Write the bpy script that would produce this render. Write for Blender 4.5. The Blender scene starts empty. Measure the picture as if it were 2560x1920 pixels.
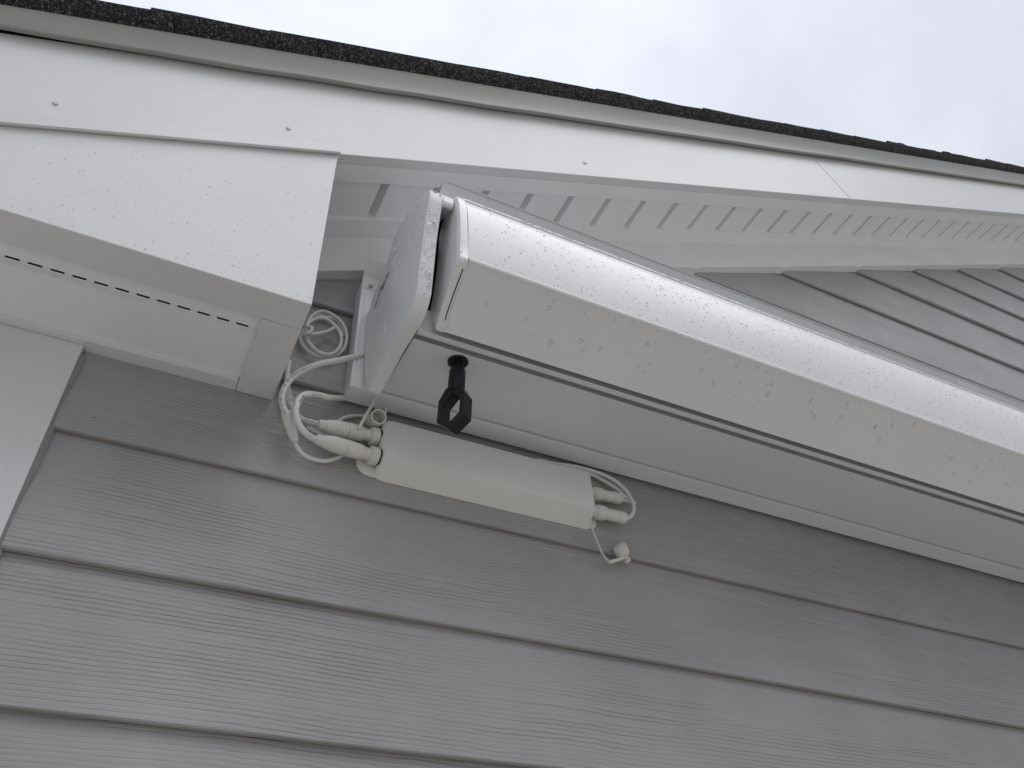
import bpy, bmesh, math, random
from mathutils import Vector, Matrix, noise
random.seed(7)
sc = bpy.context.scene
C = sc.collection

# ------------------------------------------------------------------ camera
ZO = 1.6                       # height of the camera above the ground
cam = bpy.data.cameras.new('camera')
cam.sensor_width = 36.0
cam.lens = 28.74
cam.clip_start = 0.05
cam.clip_end = 500
co = bpy.data.objects.new('camera', cam); C.objects.link(co)
R0 = Vector((0.89583, -0.44183, -0.04781)); R1 = Vector((0.26743, 0.62187, -0.73604)); R2 = Vector((0.35493, 0.64658, 0.67525))
CAMP = Vector((0, -1.0, ZO))
M = Matrix((R0, -R1, -R2)).transposed().to_4x4(); M.translation = CAMP
co.matrix_world = M
sc.camera = co

# ------------------------------------------------------------------ world: overcast sky
SUN_EL, SUN_AZ = math.radians(63), math.radians(155)
w = bpy.data.worlds.new('World'); sc.world = w; w.use_nodes = True
nt = w.node_tree; N = nt.nodes; Lk = nt.links; N.clear()
out = N.new('ShaderNodeOutputWorld'); bg = N.new('ShaderNodeBackground')
sky = N.new('ShaderNodeTexSky'); sky.sky_type = 'NISHITA'; sky.sun_disc = False
sky.sun_elevation = SUN_EL; sky.sun_rotation = SUN_AZ; sky.air_density = 1.0; sky.dust_density = 3.0
tc = N.new('ShaderNodeTexCoord'); mp = N.new('ShaderNodeMapping'); mp.inputs['Scale'].default_value = (1.0, 1.0, 1.6)
nz = N.new('ShaderNodeTexNoise'); nz.inputs['Scale'].default_value = 3.2; nz.inputs['Detail'].default_value = 4; nz.inputs['Roughness'].default_value = .52
nz.inputs['Distortion'].default_value = .35
cr = N.new('ShaderNodeValToRGB')
cr.color_ramp.elements[0].position = .36; cr.color_ramp.elements[0].color = (6.5, 6.7, 7.65, 1)
cr.color_ramp.elements[1].position = .64; cr.color_ramp.elements[1].color = (7.7, 8.0, 8.8, 1)
mx = N.new('ShaderNodeMix'); mx.data_type = 'RGBA'; mx.inputs[0].default_value = .94
Lk.new(tc.outputs['Generated'], mp.inputs[0]); Lk.new(mp.outputs[0], nz.inputs['Vector']); Lk.new(nz.outputs[0], cr.inputs[0])
Lk.new(sky.outputs[0], mx.inputs[6]); Lk.new(cr.outputs[0], mx.inputs[7]); 
# overcast sky: the horizon gives about a third of the light of the zenith
sx = N.new('ShaderNodeSeparateXYZ'); Lk.new(tc.outputs['Generated'], sx.inputs[0])
mr = N.new('ShaderNodeMapRange'); mr.inputs[1].default_value = 0; mr.inputs[2].default_value = 1; mr.inputs[3].default_value = .34; mr.inputs[4].default_value = 1.06
Lk.new(sx.outputs[2], mr.inputs[0])
vm = N.new('ShaderNodeVectorMath'); vm.operation = 'SCALE'; Lk.new(mx.outputs[2], vm.inputs[0]); Lk.new(mr.outputs[0], vm.inputs['Scale'])
Lk.new(vm.outputs[0], bg.inputs[0])
bg.inputs[1].default_value = .10
Lk.new(bg.outputs[0], out.inputs[0])

# ------------------------------------------------------------------ sun through cloud
sl = bpy.data.lights.new('sun', 'SUN'); sl.energy = 1.0; sl.angle = math.radians(50); sl.color = (1, .985, .96)
so = bpy.data.objects.new('sun', sl); C.objects.link(so)
sd = Vector((math.sin(math.radians(28)) * math.cos(SUN_EL), -math.cos(math.radians(28)) * math.cos(SUN_EL), math.sin(SUN_EL)))
so.rotation_euler = (-sd).to_track_quat('-Z', 'Y').to_euler(); so.location = (0, -3, 8)

sc.view_settings.view_transform = 'Standard'; sc.view_settings.look = 'None'
sc.view_settings.exposure = 0.34; sc.view_settings.gamma = 1.0; sc.view_settings.use_curve_mapping = False
sc.render.engine = 'CYCLES'
sc.render.resolution_x = 1024; sc.render.resolution_y = 768
sc.cycles.max_bounces = 8; sc.cycles.transmission_bounces = 6; sc.cycles.diffuse_bounces = 5

# ------------------------------------------------------------------ materials
def mat(name, col, rough=.5, spec=.5, coat=0.0, var=.05, vscale=6.0, bump=0.0, bscale=60.0, bstretch=(1, 1, 1), dirt=0.0, metallic=0.0, brot=0.0):
    m = bpy.data.materials.new(name); m.use_nodes = True
    n = m.node_tree.nodes; l = m.node_tree.links
    p = n['Principled BSDF']
    p.inputs['Roughness'].default_value = rough; p.inputs['Specular IOR Level'].default_value = spec
    p.inputs['Coat Weight'].default_value = coat; p.inputs['Coat Roughness'].default_value = .24; p.inputs['Metallic'].default_value = metallic
    t = n.new('ShaderNodeTexCoord')
    a = n.new('ShaderNodeTexNoise'); a.inputs['Scale'].default_value = vscale; a.inputs['Detail'].default_value = 6
    l.new(t.outputs['Object'], a.inputs['Vector'])
    r = n.new('ShaderNodeValToRGB')
    r.color_ramp.elements[0].position = .3; r.color_ramp.elements[1].position = .7
    r.color_ramp.elements[0].color = (*[c * (1 - var) for c in col], 1)
    r.color_ramp.elements[1].color = (*[min(1, c * (1 + var)) for c in col], 1)
    l.new(a.outputs[0], r.inputs[0])
    src = r.outputs[0]
    if dirt:
        d = n.new('ShaderNodeTexNoise'); d.inputs['Scale'].default_value = 55; d.inputs['Detail'].default_value = 3
        l.new(t.outputs['Object'], d.inputs['Vector'])
        dr = n.new('ShaderNodeValToRGB'); dr.color_ramp.elements[0].position = .70; dr.color_ramp.elements[1].position = .80
        l.new(d.outputs[0], dr.inputs[0])
        dm = n.new('ShaderNodeMath'); dm.operation = 'MULTIPLY'; dm.inputs[1].default_value = dirt; l.new(dr.outputs[0], dm.inputs[0])
        x = n.new('ShaderNodeMix'); x.data_type = 'RGBA'; l.new(dm.outputs[0], x.inputs[0]); l.new(src, x.inputs[6]); x.inputs[7].default_value = (.12, .11, .09, 1)
        src = x.outputs[2]
    l.new(src, p.inputs['Base Color'])
    if bump:
        rtn = n.new('ShaderNodeMapping'); rtn.inputs['Rotation'].default_value = (0, brot, 0)
        mpn = n.new('ShaderNodeMapping'); mpn.inputs['Scale'].default_value = bstretch
        b = n.new('ShaderNodeTexNoise'); b.inputs['Scale'].default_value = bscale; b.inputs['Detail'].default_value = 4
        l.new(t.outputs['Object'], rtn.inputs[0]); l.new(rtn.outputs[0], mpn.inputs[0]); l.new(mpn.outputs[0], b.inputs['Vector'])
        bn = n.new('ShaderNodeBump'); bn.inputs['Strength'].default_value = bump; bn.inputs['Distance'].default_value = .001
        l.new(b.outputs[0], bn.inputs['Height']); l.new(bn.outputs[0], p.inputs['Normal'])
    return m

WHITE = mat('white_trim_paint', (.70, .705, .71), .42, .45, var=.025, dirt=.12, bump=.10, bscale=60)
GRAINED = mat('white_woodgrain_fascia', (.70, .705, .71), .40, .45, var=.025, dirt=.12, bump=.42, bscale=8, bstretch=(1, 1, 30), brot=0.470434)
SOFFIT = mat('white_soffit_vinyl', (.84, .845, .855), .55, .3, var=.03, dirt=.05)
FRIEZE = mat('white_frieze_paint', (.80, .81, .80), .55, .3, var=.03, dirt=.10, bump=.15, bscale=50)
ALU = mat('white_coated_aluminium', (.74, .75, .76), .34, .45, coat=.18, var=.02, vscale=4, dirt=.04)
ALUF = mat('white_flashing_metal', (.64, .655, .66), .38, .5, var=.03, dirt=.1)
DRIP = mat('pale_drip_edge_metal', (.33, .335, .31), .4, .5, var=.05, vscale=3, dirt=.1)
IVORY = mat('ivory_plastic', (.72, .72, .70), .42, .4, var=.03, dirt=.06)
PLUG = mat('plug_plastic', (.69, .682, .645), .5, .35, var=.05, vscale=30, dirt=.15)
CABLE = mat('cable_sheath', (.70, .700, .678), .42, .4, var=.04, vscale=25, dirt=.12)
LABELP = mat('white_label_film', (.78, .78, .76), .35, .4, var=.02)
BLACK = mat('black_plastic', (.008, .009, .012), .42, .35, var=.1)
DARK = mat('flat_black', (.006, .006, .006), .8, .1)
INK = mat('printed_ink', (.035, .035, .045), .6, .2)
INKB = mat('blue_print_ink', (.03, .04, .14), .5, .3)
CAULK = mat('grey_caulk', (.30, .297, .30), .6, .3, var=.06, vscale=40, bump=.3, bscale=150)
STEEL = mat('painted_screw', (.55, .55, .54), .35, .5, var=.1, vscale=200)

def siding_mat():
    m = bpy.data.materials.new('grey_woodgrain_siding'); m.use_nodes = True
    n = m.node_tree.nodes; l = m.node_tree.links; p = n['Principled BSDF']
    p.inputs['Roughness'].default_value = .46; p.inputs['Specular IOR Level'].default_value = .42
    t = n.new('ShaderNodeTexCoord'); s = n.new('ShaderNodeSeparateXYZ'); l.new(t.outputs['Object'], s.inputs[0])
    def math_(op, a, b=None, c=None):
        q = n.new('ShaderNodeMath'); q.operation = op
        for i, v in enumerate((a, b, c)):
            if v is None: continue
            if isinstance(v, (int, float)): q.inputs[i].default_value = v
            else: l.new(v, q.inputs[i])
        return q.outputs[0]
    def noise_(sx, sz, scale, det=3, rough=.5, off=0):
        mp_ = n.new('ShaderNodeMapping'); mp_.inputs['Scale'].default_value = (sx, 1, sz); mp_.inputs['Location'].default_value = (off, 0, off * .7)
        l.new(t.outputs['Object'], mp_.inputs[0])
        q = n.new('ShaderNodeTexNoise'); q.inputs['Scale'].default_value = scale; q.inputs['Detail'].default_value = det; q.inputs['Roughness'].default_value = rough
        l.new(mp_.outputs[0], q.inputs['Vector']); return q.outputs[0]
    warp = noise_(.8, 1.0, 2.2, 2)
    warp2 = noise_(5.0, 9.0, 4.0, 2, off=3.1)
    z = math_('ADD', math_('MULTIPLY', s.outputs[2], 160.0), math_('ADD', math_('MULTIPLY', warp, 4.5), math_('MULTIPLY', warp2, .7)))
    fr = math_('FRACT', z)
    # narrow V groove once per grain line
    g = math_('SUBTRACT', 1.0, math_('MINIMUM', 1.0, math_('MULTIPLY', math_('ABSOLUTE', math_('SUBTRACT', fr, .5)), 4.0)))
    g = math_('POWER', g, 1.3)
    dash = noise_(1.6, 60.0, 2.0, 2, off=7.7)
    dr = n.new('ShaderNodeValToRGB'); dr.color_ramp.elements[0].position = .30; dr.color_ramp.elements[1].position = .52; l.new(dash, dr.inputs[0])
    big = noise_(1.2, 5.0, 2.2, 2, off=11.3)
    br = n.new('ShaderNodeValToRGB'); br.color_ramp.elements[0].position = .38; br.color_ramp.elements[1].position = .60; l.new(big, br.inputs[0])
    br.color_ramp.elements[0].color = (.30, .30, .30, 1)
    # the emboss is deeper on the two lower courses than high under the gable
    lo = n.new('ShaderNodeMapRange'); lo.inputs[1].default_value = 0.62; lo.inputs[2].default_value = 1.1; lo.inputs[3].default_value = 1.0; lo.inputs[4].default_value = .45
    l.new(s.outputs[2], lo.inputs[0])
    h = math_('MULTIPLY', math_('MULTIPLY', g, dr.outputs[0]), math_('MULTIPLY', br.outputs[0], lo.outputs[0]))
    fine = noise_(6.0, 260.0, 3.0, 3, off=1.9)
    hh = math_('ADD', math_('MULTIPLY', h, -1.0), math_('MULTIPLY', fine, .22))
    b = n.new('ShaderNodeBump'); b.inputs['Strength'].default_value = .85; b.inputs['Distance'].default_value = .0020
    l.new(hh, b.inputs['Height']); l.new(b.outputs[0], p.inputs['Normal'])
    stain = noise_(1, 1, 5.0, 5, .6, off=5)
    c = n.new('ShaderNodeValToRGB'); c.color_ramp.elements[0].position = .3; c.color_ramp.elements[1].position = .75
    c.color_ramp.elements[0].color = (.330, .324, .328, 1); c.color_ramp.elements[1].color = (.398, .391, .394, 1)
    l.new(stain, c.inputs[0])
    x = n.new('ShaderNodeMix'); x.data_type = 'RGBA'; l.new(math_('MULTIPLY', h, .45), x.inputs[0]); l.new(c.outputs[0], x.inputs[6]); x.inputs[7].default_value = (.12, .118, .124, 1)  # groove occlusion painted into the base colour along the grain
    l.new(x.outputs[2], p.inputs['Base Color'])
    return m
SIDING = siding_mat()

def shingle_mat():
    m = bpy.data.materials.new('black_granule_shingle'); m.use_nodes = True
    n = m.node_tree.nodes; l = m.node_tree.links; p = n['Principled BSDF']
    p.inputs['Roughness'].default_value = .85; p.inputs['Specular IOR Level'].default_value = .3
    t = n.new('ShaderNodeTexCoord'); v = n.new('ShaderNodeTexVoronoi'); v.inputs['Scale'].default_value = 420; v.inputs['Randomness'].default_value = 1
    l.new(t.outputs['Object'], v.inputs['Vector'])
    s = n.new('ShaderNodeSeparateColor'); l.new(v.outputs['Color'], s.inputs[0])
    c = n.new('ShaderNodeValToRGB'); e = c.color_ramp.elements
    e[0].position = .0; e[0].color = (.010, .011, .014, 1); e[1].position = 1; e[1].color = (.20, .185, .165, 1)
    q = c.color_ramp.elements.new(.62); q.color = (.030, .031, .036, 1)
    q = c.color_ramp.elements.new(.86); q.color = (.085, .08, .074, 1)
    l.new(s.outputs[0], c.inputs[0]); l.new(c.outputs[0], p.inputs['Base Color'])
    b = n.new('ShaderNodeBump'); b.inputs['Strength'].default_value = 1; b.inputs['Distance'].default_value = .0012
    l.new(v.outputs['Distance'], b.inputs['Height']); l.new(b.outputs[0], p.inputs['Normal'])
    return m
SHINGLE = shingle_mat()
ASPHALT = mat('shingle_cut_edge', (.012, .016, .028), .8, .3, var=.2, vscale=60)

def water_mat():
    m = bpy.data.materials.new('rain_water'); m.use_nodes = True
    p = m.node_tree.nodes['Principled BSDF']
    p.inputs['Base Color'].default_value = (1, 1, 1, 1); p.inputs['Transmission Weight'].default_value = .50
    p.inputs['IOR'].default_value = 1.33; p.inputs['Roughness'].default_value = .03
    return m
WATER = water_mat()
GROUND = mat('tan_patio_ground', (.40, .38, .335), .8, .3, var=.2, vscale=1.5, bump=.5, bscale=20)

# ------------------------------------------------------------------ object helpers
ORG = {}
def link(name, me, origin, parent=None, m=None, smooth=False):
    if m is not None: me.materials.append(m)
    if smooth:
        for f in me.polygons: f.use_smooth = True
    o = bpy.data.objects.new(name, me); C.objects.link(o)
    if parent is not None: o.parent = parent
    else: o.location = origin
    ORG[o.name] = Vector(origin)
    return o

def mk(name, verts, faces, m, parent=None, smooth=False, bevel=0.0, seg=2, auto=None):
    """verts in metres, x along the wall, y into it, z above camera height"""
    V = [Vector((v[0], v[1], v[2] + ZO)) for v in verts]
    if parent is not None: org = ORG[parent.name]
    else:
        org = Vector(((min(v.x for v in V) + max(v.x for v in V)) / 2, (min(v.y for v in V) + max(v.y for v in V)) / 2, min(v.z for v in V)))
    me = bpy.data.meshes.new(name)
    me.from_pydata([v - org for v in V], [], faces); me.update()
    bm = bmesh.new(); bm.from_mesh(me); bmesh.ops.recalc_face_normals(bm, faces=bm.faces); bm.to_mesh(me); bm.free()
    o = link(name, me, org, parent, m, smooth)
    if bevel:
        b = o.modifiers.new('bevel', 'BEVEL'); b.width = bevel; b.segments = seg; b.limit_method = 'ANGLE'; b.angle_limit = math.radians(40)
        b.harden_normals = False
    if auto is not None:
        for f in me.polygons: f.use_smooth = True
        bm = bmesh.new(); bm.from_mesh(me)
        for e in bm.edges:
            if len(e.link_faces) == 2 and e.calc_face_angle(0) > auto: e.smooth = False
        bm.to_mesh(me); bm.free()
    return o

def tag(o, label, cat=None, group=None, kind=None):
    if label: o['label'] = label
    if cat: o['category'] = cat
    if group: o['group'] = group
    if kind: o['kind'] = kind
    return o

def thing(name, loc, label, cat, group=None):
    o = bpy.data.objects.new(name, None); C.objects.link(o); o.empty_display_size = .05
    o.location = (loc[0], loc[1], loc[2] + ZO); ORG[o.name] = Vector(o.location)
    return tag(o, label, cat, group)

class G:
    """collects geometry for one mesh"""
    def __init__(s): s.v = []; s.f = []
    def add(s, v, f):
        k = len(s.v); s.v += [tuple(q) for q in v]; s.f += [tuple(i + k for i in q) for q in f]; return s
    def box(s, a, b):
        x0, y0, z0 = a; x1, y1, z1 = b
        return s.add([(x0, y0, z0), (x1, y0, z0), (x1, y1, z0), (x0, y1, z0), (x0, y0, z1), (x1, y0, z1), (x1, y1, z1), (x0, y1, z1)],
                     [(0, 3, 2, 1), (4, 5, 6, 7), (0, 1, 5, 4), (1, 2, 6, 5), (2, 3, 7, 6), (3, 0, 4, 7)])
    def prism(s, ring0, ring1):
        n = len(ring0)
        return s.add(list(ring0) + list(ring1), [tuple(range(n)), tuple(range(2 * n - 1, n - 1, -1))] + [(i, (i + 1) % n, n + (i + 1) % n, n + i) for i in range(n)])
    def xprism(s, prof, x0, x1):
        return s.prism([(x0, y, z) for y, z in prof], [(x1, y, z) for y, z in prof])
    def rprism(s, prof, s0, s1):        # along the roof slope, profile in (y, n)
        return s.prism([rk(s0, y, n) for y, n in prof], [rk(s1, y, n) for y, n in prof])
    def out(s, name, m, parent=None, **k): return mk(name, s.v, s.f, m, parent, **k)

PITCH = 0.470434
CA, SA = math.cos(PITCH), math.sin(PITCH)
def rk(s, y, n): return (CA * s - SA * n, y, SA * s + CA * n)

def smooth_path(pts, sub=6):
    P = [Vector(p) for p in pts]; Q = [P[0] * 2 - P[1]] + P + [P[-1] * 2 - P[-2]]; o = []
    for i in range(1, len(Q) - 2):
        a, b, c, d = Q[i - 1:i + 3]
        for k in range(sub):
            t = k / sub
            o.append(.5 * ((2 * b) + (c - a) * t + (2 * a - 5 * b + 4 * c - d) * t * t + (3 * b - a - 3 * c + d) * t ** 3))
    o.append(P[-1]); return o

def tube(g, pts, r, seg=12, caps=True):
    """r: number or list of radii along pts"""
    P = [Vector(p) for p in pts]; n = len(P); R = r if isinstance(r, (list, tuple)) else [r] * n
    T = [(P[min(i + 1, n - 1)] - P[max(i - 1, 0)]).normalized() for i in range(n)]
    u = T[0].orthogonal().normalized(); V = []
    for i in range(n):
        u = (u - T[i] * u.dot(T[i])).normalized(); w_ = T[i].cross(u)
        for k in range(seg):
            a = 2 * math.pi * k / seg; V.append(P[i] + (u * math.cos(a) + w_ * math.sin(a)) * R[i])
    F = [(i * seg + k, i * seg + (k + 1) % seg, (i + 1) * seg + (k + 1) % seg, (i + 1) * seg + k) for i in range(n - 1) for k in range(seg)]
    if caps: F += [tuple(range(seg - 1, -1, -1)), tuple(range((n - 1) * seg, n * seg))]
    g.add(V, F); return g

def lathe(g, a, b, prof, seg=24):
    """prof: list of (t 0..1 or metres fraction, radius) between points a and b"""
    a = Vector(a); b = Vector(b)
    tube(g, [a.lerp(b, t) for t, _ in prof], [q for _, q in prof], seg)
    return g

def lathe2(g, a, b, prof, seg=24):
    """like lathe but keeps every ring square to the axis (steps allowed)"""
    a = Vector(a); b = Vector(b); d = (b - a).normalized(); u = d.orthogonal().normalized(); w_ = d.cross(u); V = []
    for t, r in prof:
        c = a.lerp(b, t)
        for k in range(seg):
            q = 2 * math.pi * k / seg; V.append(c + (u * math.cos(q) + w_ * math.sin(q)) * r)
    n = len(prof)
    F = [(i * seg + k, i * seg + (k + 1) % seg, (i + 1) * seg + (k + 1) % seg, (i + 1) * seg + k) for i in range(n - 1) for k in range(seg)]
    F += [tuple(range(seg - 1, -1, -1)), tuple(range((n - 1) * seg, n * seg))]
    g.add(V, F); return g
PATHS = {
    'power': [(0.2516,-0.045,0.9659),(0.2415,-0.05,0.9544),(0.2254,-0.052,0.941),(0.2084,-0.052,0.929),(0.1921,-0.05,0.9201),(0.1761,-0.048,0.9105),(0.1608,-0.046,0.8974),(0.1462,-0.045,0.8803),(0.1363,-0.045,0.86),(0.1314,-0.045,0.8393),(0.1321,-0.043,0.8237),(0.1379,-0.04,0.8109),(0.1459,-0.038,0.8003)],
    'joint': [(0.1425,-0.036,0.8092),(0.1471,-0.034,0.7996),(0.1539,-0.032,0.7845),(0.1609,-0.028,0.7732),(0.1644,-0.026,0.7665)],
    'tail': [(0.1637,-0.026,0.7683),(0.17,-0.022,0.7599),(0.1817,-0.018,0.7532),(0.1972,-0.016,0.7511),(0.2135,-0.016,0.7529),(0.2292,-0.016,0.7622),(0.2441,-0.018,0.777)],
    'motor': [(0.2358,-0.03,0.8646),(0.2224,-0.03,0.8652),(0.204,-0.03,0.8649),(0.1897,-0.032,0.8628),(0.1731,-0.04,0.8527),(0.162,-0.045,0.8424),(0.1549,-0.05,0.8259),(0.1527,-0.053,0.8077),(0.155,-0.055,0.79),(0.1612,-0.055,0.7755),(0.1718,-0.053,0.7657),(0.1839,-0.044,0.7674),(0.1931,-0.0395,0.7696)],
    'rear': [(0.135,-0.02,0.9268),(0.1358,-0.02,0.9032),(0.1379,-0.02,0.8806),(0.1426,-0.02,0.8595),(0.1486,-0.022,0.8398),(0.158,-0.022,0.8255),(0.1693,-0.022,0.8162),(0.1826,-0.024,0.8126),(0.1962,-0.0275,0.8094)],
    'relief': [(0.1399,-0.02,0.8699),(0.1426,-0.02,0.8595),(0.1473,-0.022,0.8427)],
    'under': [(0.1799,-0.014,0.8097),(0.1929,-0.014,0.8064),(0.2087,-0.014,0.8018),(0.2329,-0.014,0.7997)],
    'behind': [(0.227,-0.01,0.8379),(0.2364,-0.01,0.8495),(0.2517,-0.01,0.8589),(0.27,-0.008,0.8659),(0.2853,-0.006,0.867)],
    'coil': [(0.1969,-0.022,1.0269),(0.1881,-0.024,1.0149),(0.1757,-0.026,1.0026),(0.1615,-0.028,0.9927),(0.1528,-0.03,0.9923),(0.1522,-0.026,1.0137),(0.1569,-0.018,1.0402),(0.1669,-0.014,1.0617),(0.1794,-0.014,1.07),(0.1949,-0.016,1.0642),(0.2095,-0.018,1.052),(0.2189,-0.018,1.0341),(0.2223,-0.018,1.0141),(0.2202,-0.018,0.9922),(0.2102,-0.018,0.9728),(0.1938,-0.018,0.9613),(0.1758,-0.018,0.958),(0.1597,-0.018,0.9642),(0.1489,-0.018,0.9776),(0.1461,-0.02,0.9887),(0.149,-0.026,0.9984),(0.1554,-0.024,1.0228),(0.1686,-0.024,1.0379),(0.1823,-0.024,1.0417),(0.1954,-0.024,1.0352),(0.2072,-0.024,1.0221),(0.2125,-0.024,1.0045),(0.2113,-0.024,0.9857),(0.2032,-0.024,0.9684),(0.1894,-0.024,0.9597),(0.1735,-0.024,0.963),(0.1602,-0.024,0.9753),(0.1538,-0.024,0.9906),(0.1517,-0.018,1.0138),(0.1559,-0.012,1.0389),(0.1666,-0.01,1.0573),(0.1813,-0.012,1.0581),(0.1985,-0.012,1.06),(0.2125,-0.012,1.0467),(0.2183,-0.012,1.0261)],
    'strap': [(0.2782,-0.04,0.891),(0.2726,-0.042,0.8687),(0.2647,-0.044,0.8451),(0.2563,-0.046,0.8197),(0.2517,-0.045,0.8049)],
    'stub': [(0.2989,-0.02,0.9027),(0.3001,-0.02,0.8889),(0.3007,-0.02,0.8727)],
    'c1': [(0.1905,-0.04,0.7698),(0.2904,-0.027,0.7756)],
    'c2': [(0.1939,-0.028,0.8089),(0.2907,-0.022,0.8178)],
    'ra': [(0.6831,-0.02,0.8169),(0.7454,-0.02,0.8208)],
    'rb': [(0.6791,-0.028,0.7732),(0.7429,-0.028,0.7744)],
    'rcab1': [(0.7436,-0.02,0.8203),(0.7548,-0.02,0.8204),(0.7651,-0.02,0.8201),(0.7738,-0.02,0.8201)],
    'rcab2': [(0.7403,-0.028,0.7741),(0.7481,-0.03,0.7778),(0.7555,-0.031,0.7875),(0.7592,-0.031,0.7987),(0.7587,-0.03,0.8147),(0.7535,-0.028,0.8322),(0.7447,-0.024,0.8476),(0.7301,-0.02,0.8607),(0.7096,-0.016,0.8695),(0.6804,-0.014,0.8726),(0.6511,-0.012,0.8729),(0.6185,-0.01,0.8694),(0.5823,-0.01,0.8678)],
    'rcab3': [(0.7596,-0.022,0.8257),(0.7487,-0.022,0.8278),(0.742,-0.018,0.8401),(0.7273,-0.014,0.8522),(0.7075,-0.012,0.8616),(0.6905,-0.01,0.8673),(0.6652,-0.01,0.8683),(0.6316,-0.01,0.8677)],
    'strap2': [(0.6598,-0.04,0.7506),(0.6584,-0.04,0.7399),(0.6621,-0.036,0.7288),(0.6697,-0.03,0.7184),(0.6794,-0.024,0.7053),(0.6887,-0.02,0.6934),(0.6991,-0.018,0.6857),(0.71,-0.018,0.6895),(0.7276,-0.02,0.6973)],
    'cap2': [(0.7246,-0.022,0.7111),(0.7358,-0.016,0.7021)],
    'cap1': [(0.2825,-0.045,0.8402)],
    'bolt': [(0.2458,-0.05,1.1289)],
}

# ================================================================== the setting: ground
gm = G()
gm.add([(-60, -60, -ZO), (60, -60, -ZO), (60, 40, -ZO), (-60, 40, -ZO)], [(0, 1, 2, 3)])
gr = gm.out('ground', GROUND); gr['kind'] = 'structure'

# ================================================================== the house
house = thing('house', (1.5, .1, -ZO), 'grey lap-sided house gable with white trim, vented soffit and a black shingle roof edge', 'house')
S0, S1 = -.75, 5.6
XR = 4.6

# ---- lap siding: one mesh, each course a tilted board with a real butt edge
LV = [-1.6 + .1785 * i for i in range(11)]
LV = [v for v in LV if v < .1] + [.1725, .3525, .5285, .7095, .897, 1.089, 1.270, 1.450, 1.630, 1.813, 2.003, 2.182, 2.346, 2.52, 2.70, 2.88]
g = G(); TH = .0112
for i in range(len(LV) - 1):
    z0, z1 = LV[i], LV[i + 1] + .004
    def xl(z): return max(-.1440, (CA * z - 1.02) / SA)
    a0, a1 = xl(z0), xl(z1)
    if a0 > XR - .1: break
    nseg = 40; ring = []
    ys = .0006 * math.sin(i * 2.1)
    # profile of one board (y, z): rounded lower arris, slight lean back to the top
    prof = [(-.0036, z0), (-TH + .0014 + ys, z0 + .0002), (-TH + ys, z0 + .0018), (-.0003 + ys * .3, z1 - .004), (-.0003, z1 + .022), (.0124, z1 + .022), (.0124, z0 + .019), (-.0036, z0 + .019)]
    V = []; F = []
    for k in range(nseg + 1):
        t = k / nseg
        for (y, z) in prof:
            xa = a0 + (a1 - a0) * (z - z0) / (z1 - z0)
            x = xa + (XR - xa) * t
            wob = .0005 * math.sin(x * 5.1 + i * 1.7) if y < -.004 else 0
            V.append((x, y - wob, z + (.0008 * math.sin(x * 3.3 + i) if y < 0 else 0)))
    m_ = len(prof)
    for k in range(nseg):
        for j in range(m_): F.append((k * m_ + j, k * m_ + (j + 1) % m_, (k + 1) * m_ + (j + 1) % m_, (k + 1) * m_ + j))
    F += [tuple(range(m_)), tuple(range(nseg * m_ + m_ - 1, nseg * m_ - 1, -1))]
    g.add(V, F)
g.box((-1.2, .013, -ZO), (XR, .16, .9))
g.prism([(-.3, .013, .90), (XR, .013, .90), (XR, .013, 2.85), rk(.9, .013, 1.0)], [(-.3, .16, .90), (XR, .16, .90), (XR, .16, 2.85), rk(.9, .16, 1.0)])
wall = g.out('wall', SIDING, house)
wall['label'] = 'grey wood-grain lap siding in overlapping courses'

# ---- corner board at the left, with the painted caulk bead beside it
cb = G().box((-1.0, -.0155, -ZO), (-.1472, .0125, .8531)).out('corner_board', WHITE, house, bevel=.0012)
g = G()
zz = [-ZO + .04 * i for i in range(62)]
V = []; F = []
for i, z in enumerate(zz):
    j = .0007 * noise.noise((0, 0, z * 30))
    V += [(-.14705, -.0150, z), (-.1405 + j, -.0012 - .0075 * (1 - ((z + 10) % .18) / .18), z), (-.1445, .010, z), (-.1475, .010, z)]
for i in range(len(zz) - 1):
    for k in range(4): F.append((i * 4 + k, i * 4 + (k + 1) % 4, i * 4 + 4 + (k + 1) % 4, i * 4 + 4 + k))
g.add(V, F); g.out('caulk_bead', CAULK, cb)

# ---- gable rake: fascia (two lengths, butt-jointed), returns, vented soffit, frieze
JS = 2.338
for k, (a, b) in enumerate(((S0, JS - .0016), (JS + .0016, S1))):
    fb = G().rprism([(-.219, 1.0435), (-.219, 1.2575), (-.199, 1.2575), (-.199, 1.0435)], a, b).out('fascia_board', GRAINED, house, bevel=.0010)
    if k == 0:
        for (s, n) in ((.254, 1.1), (.599, 1.099), (1.276, 1.087), (-.1, 1.105)):
            gs = G(); c = Vector(rk(s, -.2190, n)); lathe2(gs, c, c + Vector((0, -.0022, 0)), [(0, .0042), (.5, .0040), (1, .0030)], 16)
            gs.out('screw', STEEL, fb)
    else:
        fb['label'] = 'upper length of white fascia beyond the butt joint'
for a, b in ((.55, JS - .0008), (JS + .0008, S1)):
    G().rprism([(-.1985, 1.0438), (-.1985, 1.100), (-.161, 1.100), (-.161, 1.0438)], a, b).out('soffit_trim', SOFFIT, house, bevel=.0006)
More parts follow.
